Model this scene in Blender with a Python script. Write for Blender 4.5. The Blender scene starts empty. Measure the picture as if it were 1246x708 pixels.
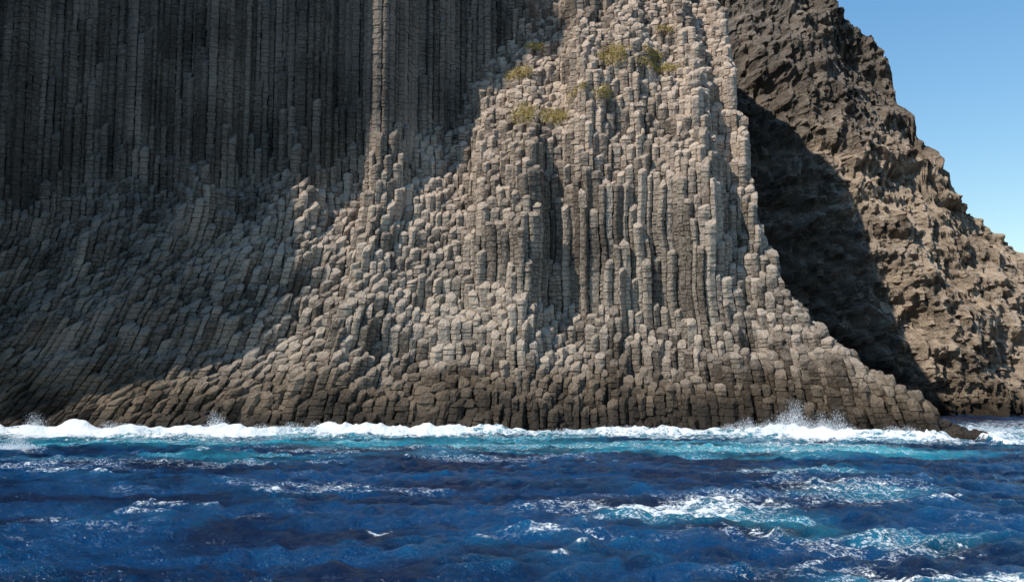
import bpy, math, random
import numpy as np
rng=np.random.default_rng(7); random.seed(7)
scene=bpy.context.scene

# ---------------- helpers ----------------
def h2(ix,iy,seed=0):
    a=(ix.astype(np.int64)*374761393+iy.astype(np.int64)*668265263+seed*1442695041)&0xFFFFFFFF
    a=((a^(a>>13))*1274126177)&0xFFFFFFFF
    a=((a^(a>>16))*2246822519)&0xFFFFFFFF
    a=a^(a>>15)
    return (a&0xFFFFFF)/float(0xFFFFFF)
def vn(x,y,seed=0):
    x,y=np.broadcast_arrays(np.asarray(x,float),np.asarray(y,float))
    ix=np.floor(x);iy=np.floor(y);fx=x-ix;fy=y-iy
    fx=fx*fx*(3-2*fx);fy=fy*fy*(3-2*fy)
    a=h2(ix,iy,seed);b=h2(ix+1,iy,seed);c=h2(ix,iy+1,seed);d=h2(ix+1,iy+1,seed)
    return (a*(1-fx)+b*fx)*(1-fy)+(c*(1-fx)+d*fx)*fy
def fbm(x,y,o=4,seed=0):
    s=0;a=.5;t=0
    for i in range(o):
        s=s+a*vn(x*2**i+i*17.3,y*2**i+i*9.1,seed+i);t+=a;a*=.5
    return s/t
def sm(a,b,t):
    t=np.clip((t-a)/(b-a),0,1);return t*t*(3-2*t)
def make_mesh(name,verts,quads,mat,attrs=None,smooth=False):
    verts=np.asarray(verts,np.float32);quads=np.asarray(quads,np.int32)
    m=bpy.data.meshes.new(name)
    m.vertices.add(len(verts));m.vertices.foreach_set("co",verts.ravel())
    k=quads.shape[1]
    m.loops.add(quads.size);m.loops.foreach_set("vertex_index",quads.ravel())
    m.polygons.add(len(quads))
    m.polygons.foreach_set("loop_start",np.arange(0,quads.size,k,dtype=np.int32))
    m.polygons.foreach_set("loop_total",np.full(len(quads),k,np.int32))
    m.polygons.foreach_set("use_smooth",np.full(len(quads),smooth,bool))
    m.update(calc_edges=True)
    if attrs:
        for n,v in attrs.items():
            a=m.attributes.new(n,'FLOAT','POINT');a.data.foreach_set("value",np.asarray(v,np.float32))
    m.materials.append(mat)
    o=bpy.data.objects.new(name,m);scene.collection.objects.link(o);return o
def grid_quads(nu,nv):
    i=np.arange(nu-1)[:,None];j=np.arange(nv-1)[None,:]
    a=(i*nv+j).ravel()
    return np.stack([a,a+nv,a+nv+1,a+1],1)

class NT:
    def __init__(s,name):
        s.m=bpy.data.materials.new(name);s.m.use_nodes=True
        s.t=s.m.node_tree;s.b=s.t.nodes["Principled BSDF"]
        s.pos=s.n("ShaderNodeNewGeometry").outputs["Position"]
    def n(s,t,**k):
        x=s.t.nodes.new(t)
        for a,b in k.items(): setattr(x,a,b)
        return x
    def l(s,a,b): s.t.links.new(a,b)
    def put(s,v,sock):
        if isinstance(v,(int,float,tuple)): sock.default_value=v
        else: s.l(v,sock)
    def noise(s,scale,detail=4,rough=.55,vec=None,sc=None):
        x=s.n("ShaderNodeTexNoise");x.inputs["Scale"].default_value=scale
        x.inputs["Detail"].default_value=detail;x.inputs["Roughness"].default_value=rough
        v=vec or s.pos
        if sc:
            mp=s.n("ShaderNodeMapping");mp.inputs["Scale"].default_value=sc;s.l(v,mp.inputs[0]);v=mp.outputs[0]
        s.l(v,x.inputs["Vector"]);return x.outputs["Fac"]
    def attr(s,n): return s.n("ShaderNodeAttribute",attribute_name=n).outputs["Fac"]
    def math(s,op,a,b=0.0,c=None):
        x=s.n("ShaderNodeMath",operation=op);s.put(a,x.inputs[0]);s.put(b,x.inputs[1])
        if c is not None: s.put(c,x.inputs[2])
        return x.outputs[0]
    def ss(s,v,a,b,lo=0.,hi=1.):
        x=s.n("ShaderNodeMapRange",interpolation_type='SMOOTHSTEP')
        s.put(v,x.inputs[0])
        for i,q in enumerate((a,b,lo,hi)): x.inputs[i+1].default_value=q
        return x.outputs[0]
    def mix(s,f,a,b,bt='MIX'):
        x=s.n("ShaderNodeMix",data_type='RGBA',blend_type=bt)
        s.put(f,x.inputs[0])
        s.put(a if not isinstance(a,tuple) else (*a,1),x.inputs[6]);s.put(b if not isinstance(b,tuple) else (*b,1),x.inputs[7])
        return x.outputs[2]
    def bump(s,h,st,dist,nrm=None):
        x=s.n("ShaderNodeBump");x.inputs["Strength"].default_value=st;x.inputs["Distance"].default_value=dist
        s.l(h,x.inputs["Height"])
        if nrm: s.l(nrm,x.inputs["Normal"])
        return x.outputs[0]

# ---------------- materials ----------------
def rock_mat(name,dark,light,warm,bumpd,sc=1.0):
    M=NT(name)
    n2=M.noise(2.6*sc,5,.68)
    g=M.math('ADD',M.attr("tone"),M.math('MULTIPLY',M.math('SUBTRACT',n2,.5),1.9))
    cl=M.n("ShaderNodeClamp");M.l(g,cl.inputs[0]);f=cl.outputs[0]
    c=M.mix(f,dark,light)
    c=M.mix(M.attr("warm"),c,M.mix(f,tuple(d*.38 for d in warm),tuple(min(1,d*1.3) for d in warm)))
    c=M.mix(M.attr("shade_paint"),c,M.mix(f,(.034,.029,.025),(.125,.108,.094)))  # painted shade: pulls the rock colour down where the cliff lies in shadow
    mid=M.attr("mid");wet=M.attr("wet")
    c=M.mix(M.math('MULTIPLY',mid,.85),c,M.mix(f,(.046,.032,.020),(.165,.118,.076)))
    c=M.mix(M.math('MULTIPLY',wet,.92),c,(.027,.020,.014))
    M.l(c,M.b.inputs["Base Color"])
    M.l(M.math('MULTIPLY_ADD',wet,-.45,.92),M.b.inputs["Roughness"])
    M.l(M.bump(n2,1.0,bumpd),M.b.inputs["Normal"])
    M.b.inputs["Specular IOR Level"].default_value=.2
    return M.m
rock=rock_mat("basalt",(.07,.056,.044),(.43,.355,.28),(.45,.345,.262),.34)
rock_far=rock_mat("weathered_basalt",(.08,.061,.047),(.44,.355,.275),(.38,.29,.21),1.0,.6)
def rock_attrs(v,rnd=None,shade_extra=None):
    x,y,z=v[:,0],v[:,1],v[:,2]
    tone=.50+1.2*(fbm(x/8+y/11,z/8,3,201)-.5)
    if rnd is not None: tone=tone+(rnd-.5)*.8
    zz=z+(fbm(x/4+y/5,z/3,3,203)-.5)*7
    mid=1-sm(4.0,11,zz);wet=1-sm(1.2,5.2,zz)
    warm=.25+.65*sm(18,42,z)
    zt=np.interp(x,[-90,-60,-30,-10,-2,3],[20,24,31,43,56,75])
    shade_paint=sm(-6,8,z-zt+(fbm(x/6,z/9,3,205)-.5)*16)*(.45+.5*fbm(x/2.5,z/14,3,207))  # shade painted on the upper-left wall, deepening its shadow
    shade_paint=np.maximum(shade_paint,.68*sm(-26,-42,x)*(.6+.6*fbm(x/5,z/7,3,206)))  # same painted shade over the left side of the slope
    if shade_extra is not None: shade_paint=np.maximum(shade_paint,shade_extra)
    return {"tone":tone,"mid":mid,"wet":wet,"warm":warm,"shade_paint":np.clip(shade_paint,0,1)}

# ---------------- main cliff shape ----------------
CAP=66.0
ZMAX=92.0
xs=np.arange(-92,78,.5);zs=np.arange(0,ZMAX+.01,.25)
X,Z=np.meshgrid(xs,zs,indexing='ij')
cot=np.where(Z<4,.26,np.where(Z<10,.6,.51))
cot=cot+.12*sm(31,35,Z)*sm(-2,4,X)
band_m=sm(-8,-3,X)*(1-sm(24,28,X))
lo=np.interp(X,[-8,5,25],[20,15,13])+2*(fbm(X/4,X*0,3,3)-.5)*2
hi=np.interp(X,[-8,6,10,26],[27,28,31,31])+2*(fbm(X/4,X*0+5,3,4)-.5)*2
band=band_m*sm(0,1.5,Z-lo)*(1-sm(0,1.5,Z-hi))
cot=cot*(1-band)+.05*band
foot=np.interp(X,[-92,-60,-45,-30,-18,-10,-3,3],[34,35,34,36,40,45,57,85])+3*(fbm(X/5,X*0+8,3,5)-.5)*2
wall=sm(-.5,1.5,Z-foot);cot=cot*(1-wall)+.035*wall
steep=np.maximum(wall,band)
led=fbm(X/6,Z/3.0,3,15);cot=cot*(.5+1.0*sm(.38,.62,led))
D=np.cumsum(cot,1)*.25
Bx=np.interp(X,[-92,-60,20,28,33,38,43,60,80],[118,118,117,114,109,103.5,98.5,97,97])
D=D+Bx
D+=3.2*(fbm(X/10,Z/15,3,11)-.5)
D+=(.7+1.2*steep)*(vn(X/2.6,Z/11,21)-.5)+(.3+.8*steep)*(vn(X/1.3,Z/5,22)-.5)
R=np.interp(Z,[0,7,11.4,18,32,45,58,92],[41,37.2,35.2,32.4,31.5,31.2,32.2,34])+2.4*(fbm(Z/4,Z*0,3,31)-.5)
D+=np.minimum(6.5*np.maximum(0,X-R),205)
def Dat(x,z):
    xi=np.clip((np.asarray(x,float)+92)/.5,0,len(xs)-1.001);zi=np.clip(np.asarray(z,float)/.25,0,len(zs)-1.001)
    a=xi.astype(int);b=zi.astype(int);fx=xi-a;fz=zi-b
    return (D[a,b]*(1-fx)+D[a+1,b]*fx)*(1-fz)+(D[a,b+1]*(1-fx)+D[a+1,b+1]*fx)*fz
def warp(v):
    x,y,z=v[:,0],v[:,1],v[:,2]
    kl=np.clip((-x-3)/28,0,1.25);kr=np.clip((x-18)/20,0,1.2)
    nx=x-kl*.35*np.maximum(0,30-z)**1.4/30**.4+kr*.17*np.maximum(0,22-z)
    nx=nx+.7*(fbm(x/9,z/9,2,45)-.5)*2*(1-sm(22,38,z))
    ny=y-.3*np.maximum(0,10-z)
    return np.stack([nx,ny,z],1)

# ---------------- columns ----------------
S=1.07
x0,y0=-82.0,92.0
NI=int((48-x0)/S);NJ=int((162-y0)/(S*.866))
H=np.zeros((NJ,NI));CX=np.zeros((NJ,NI));CY=np.zeros((NJ,NI))
for j in range(NJ):
    CX[j]=x0+(np.arange(NI)+.5*(j%2))*S;CY[j]=y0+j*S*.866
Dm=np.maximum.accumulate(D,axis=1)
kcap=int(CAP/.25)
for j in range(NJ):
    for i in range(NI):
        xi=(CX[j,i]+92)/.5;a=int(xi);f=xi-a
        row=Dm[a,:kcap]*(1-f)+Dm[a+1,:kcap]*f
        H[j,i]=np.searchsorted(row,CY[j,i])*.25
JH=rng.random(H.shape)
Hj=H+(JH-.5)*1.1-np.where(rng.random(H.shape)<.08,rng.random(H.shape)*2.4,0)
Hj=np.where(H<=0,-9,Hj)
Hj=np.where(H>=CAP-.3,CAP+rng.random(H.shape),Hj)
P=np.pad(Hj,1,mode='edge')
mn=np.min([P[1+a:1+a+NJ,1+b:1+b+NI] for a in (-1,0,1) for b in (-1,0,1)],axis=0)
ang=np.radians(30+60*np.arange(6))
V=[];Q=[];RN=[];nv=0
k=np.arange(12)
topq=np.array([(0,1,10,11),(1,2,9,10),(2,3,8,9),(3,4,7,8),(4,5,6,7)])
cnt=0
for j in range(NJ):
    for i in range(NI):
        h=Hj[j,i]
        if h<-1: continue
        if h>=CAP and mn[j,i]>=CAP-.5: continue
        bot=max(mn[j,i]-1.2,-1.6)
        if bot>h-1: bot=h-1
        cx,cy=CX[j,i],CY[j,i]
        px=cx+np.cos(ang)*S/1.732;py=cy+np.sin(ang)*S/1.732
        jx=px+(vn(px*1.6,py*1.6,41)-.5)*.9;jy=py+(vn(px*1.6,py*1.6,42)-.5)*.7
        c=np.stack([jx,jy],1);cen=c.mean(0)
        nx_=np.roll(c,-1,0);pv=np.roll(c,1,0)
        ch=rng.uniform(.1,.24)
        r12=np.empty((12,2));r12[0::2]=c*(1-ch)+pv*ch;r12[1::2]=c*(1-ch)+nx_*ch
        rel=(r12-cen)
        z=h;zz=[];sc=[];ox=[];dk=[]
        seg=rng.uniform(.5,1.1);first=True
        low=1.6 if h<7 else 1.0
        while z>bot:
            s=rng.uniform(.84,.965);o=rng.normal(0,.034*low,2);sd_=rng.uniform(-.12,.12)
            if first:
                rr=rng.uniform(.78,1.02)
                zz+= [z+.06,z+.0,z-.12];sc+=[s*.5*rr,s*.86*rr,s*.96];ox+=[o,o,o];dk+=[.26,.26,.2];first=False
            else:
                zz+= [z-.05];sc+=[s];ox+=[o];dk+=[sd_]
            z-=seg
            zz+=[z+.05,z];sc+=[s*rng.uniform(.97,1.02),.76];ox+=[o,o*0];dk+=[sd_,-.9]
            seg=rng.uniform(.35,1.0)
        zz=np.array(zz);sc=np.array(sc);ox=np.array(ox)
        nr=len(zz)
        xy=cen+rel[None]*sc[:,None,None]+ox[:,None,:]
        v=np.empty((nr,12,3));v[:,:,:2]=xy;v[:,:,2]=zz[:,None]
        ty=rng.uniform(.3,1.2);tx=rng.uniform(-.2,.5)
        loc=xy-cen
        for q in (0,1,2):
            v[q,:,2]+=(loc[q,:,1]*ty+loc[q,:,0]*tx)*(1 if q<2 else .8)
        v[:,:,:2]+=rng.normal(0,.026*low,(nr,12,2))
        v[:3,:,2]+=rng.normal(0,.03*low,(3,12))
        V.append(v.reshape(-1,3))
        base=nv+np.arange(nr-1)[:,None]*12
        a=(base+k).ravel();b=(base+(k+1)%12).ravel()
        Q.append(np.stack([a+12,b+12,b,a],1))
        Q.append(nv+topq)
        # weathered ends are paler, joints hold dark soil and lichen
        RN.append((rng.random()+np.repeat(np.array(dk),12)))
        nv+=nr*12;cnt+=1
V=warp(np.concatenate(V));Q=np.concatenate(Q);RN=np.concatenate(RN)
print("columns",cnt,"verts",len(V))
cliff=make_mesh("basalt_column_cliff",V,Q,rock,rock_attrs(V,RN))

# rock core behind the columns
cx_=np.arange(-90,63,.5);cz=np.concatenate([[-2.],np.arange(0,ZMAX,.6)])
GX,GZ=np.meshgrid(cx_,cz,indexing='ij')
flank=sm(31,36,GX)
GY=Dat(GX,np.maximum(GZ,0))+1.7+1.2*(fbm(GX/1.5,GZ/2.5,3,61)-.5)
GZ2=np.where(GZ>0,GZ*(1+.36*sm(214,246,GY)),GZ)  # unseen rear top raised so that its shadow reaches the far recess
vv=np.stack([GX+flank*(2.0*(fbm(GY/3,GZ/6,4,62)-.5)+.9*(vn(GY/1.1,GZ/5,63)-.5)),GY,GZ2],2)
last=vv[:,-1:].copy();last[:,:,1]+=90;last[:,:,2]+=6
vv=np.concatenate([vv,last],1)
nvv=vv.shape[1]
vw=warp(vv.reshape(-1,3))
core=make_mesh("rock_core",vw,grid_quads(len(cx_),nvv),rock,rock_attrs(vw,vn(vv[:,:,0].ravel()/1.,vv[:,:,2].ravel()/2.,5)-.3,.95*sm(32,34,vw[:,0])))  # right flank darkened in colour as painted shade
core.parent=cliff

# ---------------- added left headland (outside the frame; outline shaped to shadow the wall) ----------------
hz=np.arange(-2,190,1.2)
pe=np.interp(hz,[-2,30,42,72,93,103,123,144,171,190],[108,106.5,105.3,102.2,104.8,112,109.6,108.2,106.2,106.5])
u=np.arange(-150,-78,1.5)
w=np.arange(0,130,1.5)
edge=(fbm(np.full_like(hz,-78.)/9,hz/5,4,71)-.5)*3.2
rows=[]
for xx in u: rows.append(np.stack([np.full_like(hz,xx),pe+edge*sm(-95,-79,np.array(xx))+(1-sm(-95,-79,np.array(xx)))*(fbm(np.full_like(hz,xx)/9,hz/9,4,71)-.5)*7,hz],1))
for ww in w: rows.append(np.stack([-78+min(1,ww/8)*(fbm(np.full_like(hz,ww)/9+50,hz/9,4,72)-.5)*5,pe+ww+edge,hz],1))
hv=np.stack(rows,0)
cap=hv[:,-1:].copy();cap[:,:,0]=-115;cap[:,:,1]=170;cap[:,:,2]=194
hv=np.concatenate([hv,cap],1);hvr=hv.reshape(-1,3)
make_mesh("shadow_caster_headland",hvr,grid_quads(hv.shape[0],hv.shape[1]),rock_far,rock_attrs(hvr))

# ---------------- far cliff on the right ----------------
fx=np.arange(15,195,.28);nz=480
tv=np.linspace(0,1,nz)
T=np.interp(fx,[15,80,95,107,110,112,114,118,122,134,147,162,182,195],[150,138,124,108,102,84,75,65,56,42,33,20,5,3])
T=T+5*(fbm(fx/3,fx*0,4,81)-.5)
FX,TV=np.meshgrid(fx,tv,indexing='ij')
FZ=-2+TV*(T[:,None]+2)
rid=1-np.abs(2*fbm(FX/16+FZ/40,FZ/26,4,91)-1)*2
FY=236+.45*np.maximum(FZ,0)+np.interp(FX+FZ*.25,[15,75,88,104,112,150,195],[60,46,34,2,-5,-2,6])
FY-=8*(rid-.5)
FY-=6*(fbm(FX/8,FZ/9,5,95)-.5)
lf=FZ/10+2.*fbm(FX/12,FZ/12,3,97);FY+= -2.0*(np.abs((lf%1)-.5)*2-.5)
rib=vn(FX/1.0+2*vn(FX/6,FZ/8,93),FZ/6,99);FY-=1.8*(rib-.5)
rg=np.abs(fbm(FX/2.0,FZ/3.4,4,98)-.5)*2;FY-=3.0*(rg-.3)
cell=h2(np.floor(FX/.95),np.floor(FZ/1.7+h2(np.floor(FX/.95),np.floor(FX*0),88)*3),89);FY-=1.8*(cell-.5)
FXX=FX+1.5*(fbm(FX/5,FZ/4,3,94)-.5)
fv=np.stack([FXX,FY,FZ],2)
bk=fv[:,-1:].copy();bk[:,:,1]+=120;bk[:,:,2]-=8
fv=np.concatenate([fv,bk],1);fvr=fv.reshape(-1,3)
at=rock_attrs(fvr,np.concatenate([cell,cell[:,-1:]],1).ravel(),.7*(1-sm(-8,8,fvr[:,0]+.28*fvr[:,2]-95+(fbm(fvr[:,0]/7,fvr[:,2]/7,3,77)-.5)*12)))  # recess shade painted into the far rock colour
at["warm"]=np.clip(.25+.8*fbm(fvr[:,0]/14,fvr[:,2]/6,3,78),0,1)
at["tone"]=at["tone"]+.2+.9*(fbm(fvr[:,0]/5,fvr[:,2]/5,4,79)-.5)
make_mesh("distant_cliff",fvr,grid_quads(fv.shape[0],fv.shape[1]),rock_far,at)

# ---------------- sea ----------------
xsamp=[0.0]
while xsamp[-1]<6000:
    a=xsamp[-1];xsamp.append(a+ (.12 if a<16 else (.12+(a-16)*.008 if a<90 else .71+(a-90)*.08)))
xsamp=np.array(xsamp);xsamp=np.concatenate([-xsamp[:0:-1],xsamp])
ysamp=[10.0]
while ysamp[-1]<7000:
    a=ysamp[-1];ysamp.append(a+(.0045*a if a<130 else .6+(a-130)*.05))
ysamp=np.concatenate([[-6000,-2000,-600,-200,-80,-30,-10,0,5,8],ysamp])
WX,WY=np.meshgrid(xsamp,ysamp,indexing='ij')
print("sea",WX.shape)
WZ=np.zeros_like(WX)
rs=np.random.default_rng(3)
wx=WX+1.6*(fbm(WX/7,WY/7,2,101)-.5)*2+.5*(fbm(WX/1.3,WY/1.3,2,103)-.5);wy=WY+1.6*(fbm(WX/7+9,WY/7,2,102)-.5)*2+.5*(fbm(WX/1.3,WY/1.3,2,104)-.5)
for lam,amp,nn in ((17,.16,3),(9,.085,4),(4.6,.065,6),(2.6,.060,9),(1.4,.045,12),(.75,.026,11)):
    for q in range(nn):
        th=rs.normal(math.radians(72),.85);l=lam*rs.uniform(.75,1.3)
        ph=(wx*math.cos(th)+wy*math.sin(th))*2*math.pi/l+rs.uniform(0,6.28)
        WZ+=amp*(1-np.abs(np.sin(ph*.5))*1.6)*.62
ic=np.abs(xsamp)<40;jc=(ysamp>15)&(ysamp<100)
sub=WZ[np.ix_(ic,jc)];WZ-=sub.mean();sd=sub.std();print("wave std",sd)
fade=1-sm(250,700,np.hypot(WX,WY));WZ*=fade
crest=np.clip(WZ/(2*sd),-1.5,2)
gust=fbm(WX/6,WY/6,3,107)
Y0=Dat(WX,np.zeros_like(WX)+.2)-3.0
ds=Y0-WY
ds=np.where(WX>44,np.minimum(np.hypot(WX-43,WY-97),500),ds)
sx=fbm(WX/6,WX*0+3,3,111)
surf_x=np.interp(WX,[-80,-58,-50,-40,-20,-8,-2,4,20,26,30,38,42,50],[.8,.85,1,.95,1,.95,.85,.7,.7,.85,1.0,.9,.75,.8])
sw=surf_x*(.6+.75*sx)
lump=fbm(WX/1.6,WY/1.6,4,112)
surfh=1.1*sw*(.5+1.0*lump)*np.exp(-((ds-2.5-3*fbm(WX/5,WX*0+7,2,113))/1.7)**2)*(ds>-3)
WZ+=surfh
WZ+=.22*sw*np.exp(-((ds-9)/3)**2)
foam=sw*1.15*np.exp(-(np.maximum(0,ds-3.5)/(5+11*fbm(WX/6,WX*0+1,2,115)))**2)
foam=np.maximum(foam,.65*np.exp(-np.maximum(0,ds)/2.5))
foam=np.where(ds<-4,foam*.5,foam)
foam=np.maximum(foam,.60*sm(1.0,1.6,crest+2.4*(gust-.5)))
def blob(cx,cy,rx,ry,a,rot=0.0):
    c,s=math.cos(rot),math.sin(rot);dx=WX-cx;dy=WY-cy
    e=((dx*c+dy*s)/rx)**2+((-dx*s+dy*c)/ry)**2
    return a*np.exp(-e**1.3)
turq=np.zeros_like(WX)
for b in ((5.5,35.8,3.6,3.2,.86,-.3),(8.2,38.5,3.2,3.0,.7,0),(2.6,38.5,1.8,2.4,.56,0),(-8.5,46,3.4,3.6,.48,0),(-5,44,2,2,.42,0),(10.5,22.6,5.2,1.0,.76,0),(8,24.5,2.4,1.2,.54,0),(10.5,28,3.0,2.8,.56,0),(7,30.5,2.2,1.2,.5,0),
          (21,76,9,6,.52,0),(27,86,8,6,.68,0),(15,47,5,4,.54,0),(14,40,3.4,2.8,.54,0),(-22,62,12,4,.44,0),(-38,74,3,1.6,.8,0),(0,68,9,3,.42,0),(-33,98,20,7,.54,0),
          (8,84,14,6,.48,0),(60,128,18,40,.68,0),(75,150,30,60,.54,0),(14.5,55,4,3,.52,0),(-16,34,1.2,.8,.48,0),(-4.2,31,.6,.8,.6,0),(-10,80,14,5,.44,0),(-30,50,4,2,.44,0),(-9,34,1.,1,.42,0),(2,29,.8,.6,.45,0)):
    foam=np.maximum(foam,blob(*b))
for b in ((7,35.0,4.8,4.2,.66,0),(8.7,32.5,2.6,3.3,.68,0),(-20,68,26,8,.42,0),(8,84,28,12,.74,0),(22,80,16,13,.98,0),(-38,94,26,15,.6,0),(-8,92,24,12,.68,0),
          (15,44,5,5,.48,0),(10.5,22,6,1.8,.5,0),(60,130,25,45,.6,0),(12,29,3,3.4,.45,0),(40,84,10,6,.5,0),(16,56,6,4,.48,0)):
    turq=np.maximum(turq,blob(*b))
turq=turq*(.4+1.15*fbm(WX/9,WY/6,4,121))
turq=np.maximum(turq,.72*(1-sm(6,28,ds))*(.45+fbm(WX/8,WY/5,3,122)))
turq=np.where(WY>160,turq*.4,turq)
big=fbm(WX/4.2,WY/2.6,4,123)
turq=turq+(big-.5)*.7*sm(.08,.4,turq)
wv=np.stack([WX,WY,WZ],2).reshape(-1,3)
M=NT("sea_water")
fa=M.attr("foam");ta=M.attr("turq");cr=M.attr("crest");bg_=M.attr("big")
nA=M.noise(1.8,5,.72,sc=(.75,.65,1));nB=M.noise(7,3,.7)
c=M.mix(M.ss(bg_,.34,.66),(.001,.012,.042),(.0018,.042,.122))
c=M.mix(M.ss(M.math('ADD',cr,M.math('MULTIPLY',M.math('SUBTRACT',nA,.5),2.8)),0,1.8,0,.58),c,(.005,.105,.225))
tt=M.ss(ta,.18,.85)
c=M.mix(tt,c,(.018,.25,.34))
c=M.mix(M.ss(ta,.7,1.1,0,.5),c,(.13,.50,.54))
s1=M.math('ADD',fa,M.math('MULTIPLY',M.math('SUBTRACT',nA,.5),2.1))
s1=M.math('ADD',s1,M.math('MULTIPLY',M.math('SUBTRACT',nB,.5),1.2))
f1=M.ss(s1,.52,.80)
lace=M.math('SUBTRACT',1.0,M.math('MULTIPLY',M.math('ABSOLUTE',M.math('SUBTRACT',nA,.5)),22.0))
lz=M.math('MULTIPLY',M.ss(lace,0.,.9),M.ss(M.math('ADD',M.math('ADD',fa,M.math('MULTIPLY',ta,.25)),M.math('MULTIPLY',M.math('SUBTRACT',bg_,.5),1.2)),.18,.66,0,.9))
lz=M.math('MULTIPLY',lz,M.ss(nB,.42,.6))
ff=M.math('MAXIMUM',f1,lz)
c=M.mix(ff,c,(.80,.84,.86))
M.l(c,M.b.inputs["Base Color"])
M.l(M.math('MULTIPLY_ADD',ff,.6,.13),M.b.inputs["Roughness"])
M.b.inputs["IOR"].default_value=1.33;M.b.inputs["Specular IOR Level"].default_value=.4
hgt=M.math('ADD',M.math('MULTIPLY',nA,.36),M.math('MULTIPLY',nB,.08))
hgt=M.math('ADD',hgt,M.math('MULTIPLY',f1,.05))
M.l(M.bump(hgt,1.0,1.0),M.b.inputs["Normal"])
make_mesh("sea",wv,grid_quads(len(xsamp),len(ysamp)),M.m,{"foam":foam.ravel(),"turq":turq.ravel(),"crest":crest.ravel(),"big":big.ravel()},smooth=True)

# ---------------- sea spray ----------------
M=NT("sea_foam_spray");M.b.inputs["Base Color"].default_value=(.84,.86,.88,1);M.b.inputs["Roughness"].default_value=.8
pts=[];sz=[]
def burst(cx,cy,w,hh,nn,s0):
    a=rng.normal(0,1,nn);t=rng.random(nn)**2.0
    hx=hh*np.exp(-(a*.75)**2)*(.3+1.3*vn((cx+a*w)*1.6,np.full(nn,cy),131))
    lean=rng.normal(0,.35,nn)*t*hh*.5
    pts.append(np.stack([cx+a*w+lean,cy+rng.normal(0,.7,nn),.15+t*hx*1.15+.3*vn((cx+a*w)*3,a*0,132)],1))
    sz.append(s0*rng.uniform(.4,1.3,nn)*(1-.55*t))
burst(30.5,106,2.6,2.5,14000,.05);burst(33.5,103,1.8,1.5,5000,.05);burst(26,109.5,2.4,1.1,5000,.05)
burst(-33,110,1.0,1.7,3000,.05);burst(-53,110,1.2,1.3,3000,.05);burst(-37,74,.7,1.2,3500,.033);burst(-44,110,4,.8,6000,.05);burst(-24,110,5,.8,7000,.05);burst(-10,110,5,.6,6000,.05)
burst(53,112,4,.8,3000,.06);burst(10,110,6,.5,5000,.05);burst(38,99,2,.9,3000,.05)
pts=np.concatenate(pts);sz=np.concatenate(sz)
tet=np.array([(1,1,1),(1,-1,-1),(-1,1,-1),(-1,-1,1)],float)*.6
rot=rng.normal(0,.35,(len(pts),4,3))
pv=pts[:,None,:]+(tet[None]+rot)*sz[:,None,None]
fq=np.array([(0,1,2),(0,3,1),(0,2,3),(1,3,2)])
make_mesh("sea_spray",pv.reshape(-1,3),(np.arange(len(pts))[:,None,None]*4+fq[None]).reshape(-1,3),M.m)

# ---------------- shore rocks ----------------
import bmesh
def shore_rock(x,y,z,sx_,sy_,sz_,seed):
    bm=bmesh.new();bmesh.ops.create_icosphere(bm,subdivisions=4,radius=1)
    co=np.array([v.co[:] for v in bm.verts])
    f=.6+.8*fbm(co[:,0]*1.6+seed*3.1+co[:,2],co[:,1]*1.6-co[:,2]*1.2,5,seed)
    co=co*f[:,None];co=co*.6+np.round(co*4)/4*.4
    co*=np.array([sx_,sy_,sz_])
    for v,p in zip(bm.verts,co): v.co=p
    me=bpy.data.meshes.new("shore_rock");bm.to_mesh(me);bm.free();me.materials.append(rock_far)
    n=len(me.vertices)
    for nm,val in (("tone",.3),("mid",.8),("wet",.7),("warm",0),("shade_paint",0)):
        a=me.attributes.new(nm,'FLOAT','POINT');a.data.foreach_set("value",np.full(n,val,np.float32))
    o=bpy.data.objects.new("shore_rock",me);o.location=(x,y,z);scene.collection.objects.link(o)
shore_rock(45.2,97.2,-.1,1.6,1.3,1.0,3);shore_rock(47.8,98.5,-.1,1.2,.9,.7,5);shore_rock(43.2,96.5,0,1.3,1.2,1.3,8);shore_rock(49.8,99.5,-.1,.7,.7,.5,9)

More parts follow.
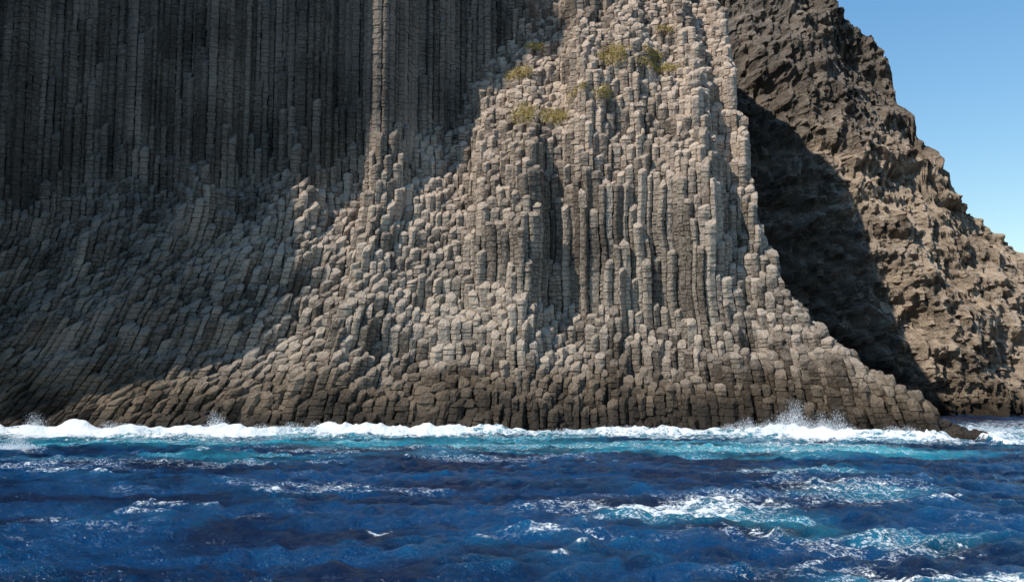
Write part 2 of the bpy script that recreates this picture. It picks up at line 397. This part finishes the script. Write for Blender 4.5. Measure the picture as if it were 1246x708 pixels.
# ---------------- shrubs on the slope ----------------
M=NT("dry_shrub_leaves")
g=M.mix(M.attr("rnd"),(.24,.185,.05),(.58,.44,.15));M.l(g,M.b.inputs["Base Color"]);M.b.inputs["Roughness"].default_value=.8
def shrub(x,z,w,h):
    nl=int(600*w*h)+200;a=rng.normal(0,.5,(nl,2));a=a[(a**2).sum(1)<1.3];nl=len(a)
    lx=x+a[:,0]*w*1.05+.7*(vn(a[:,0]*3,a[:,1]*3,8)-.5);lz=z+a[:,1]*h*1.0
    dome=np.maximum(0,1-(a**2).sum(1)*.7)
    y=Dat(lx,lz)-.5-rng.random(nl)**.5*dome*.7*(.5+vn(lx*1.5,lz*1.5,9))
    c=np.stack([lx,y,lz+.1],1);r=rng.random(nl)*.5+.5*vn(lx*2.,lz*2.,7)
    d1=rng.normal(0,1,(nl,3));d1/=np.linalg.norm(d1,axis=1)[:,None]
    d2=np.cross(d1,rng.normal(0,1,(nl,3)));d2/=np.linalg.norm(d2,axis=1)[:,None]
    s=rng.uniform(.05,.14,(nl,1))
    v=np.stack([c-d1*s,c+d2*s*.5,c+d1*s,c-d2*s*.5],1).reshape(-1,3)
    make_mesh("shrub",v,np.arange(nl*4).reshape(-1,4),M.m,{"rnd":np.repeat(r,4)})
for a in ((1.6,43.5,1.7,2.0),(5.8,43.2,2.1,1.5),(14.2,52,2.0,1.8),(20.8,50.5,3.2,1.0),(20.2,52.8,1.5,1.1),(12.5,45.5,1.3,1.2),(3.4,57,1.5,.8),(1.0,51.5,2.2,1.2),(9,46.5,1.3,.7),(22.5,58,1.4,.8)):
    shrub(*a)

# ---------------- sky, sun, camera ----------------
Sv=np.array([-.55,-.25,.80]);Sv/=np.linalg.norm(Sv)
el=math.asin(Sv[2]);az=math.atan2(Sv[0],Sv[1])
w=bpy.data.worlds.new("World");scene.world=w;w.use_nodes=True
nt=w.node_tree;sky=nt.nodes.new("ShaderNodeTexSky");sky.sky_type='NISHITA';sky.sun_disc=False
sky.sun_elevation=el;sky.sun_rotation=az%(2*math.pi);sky.air_density=1.45;sky.dust_density=.1;sky.ozone_density=2.2
hs=nt.nodes.new("ShaderNodeHueSaturation");hs.inputs["Saturation"].default_value=1.3;hs.inputs["Value"].default_value=1.12
nt.links.new(sky.outputs[0],hs.inputs["Color"])
bg=nt.nodes["Background"];bg.inputs[1].default_value=.14;nt.links.new(hs.outputs[0],bg.inputs[0])
L=bpy.data.lights.new("sun",'SUN');L.energy=5.0;L.angle=math.radians(.5);L.color=(1,.94,.84)
lo_=bpy.data.objects.new("sun",L);scene.collection.objects.link(lo_)
from mathutils import Vector
lo_.rotation_euler=Vector(-Sv).to_track_quat('-Z','Y').to_euler();lo_.location=(-60,-30,90)
cam=bpy.data.cameras.new("camera");cam.lens=34.6;cam.sensor_width=36;cam.clip_end=20000;cam.clip_start=.1
co=bpy.data.objects.new("camera",cam);co.location=(0,0,4);co.rotation_euler=(math.radians(90+6.25),0,0)
scene.collection.objects.link(co);scene.camera=co
scene.view_settings.view_transform='Standard';scene.view_settings.look='None';scene.view_settings.exposure=0
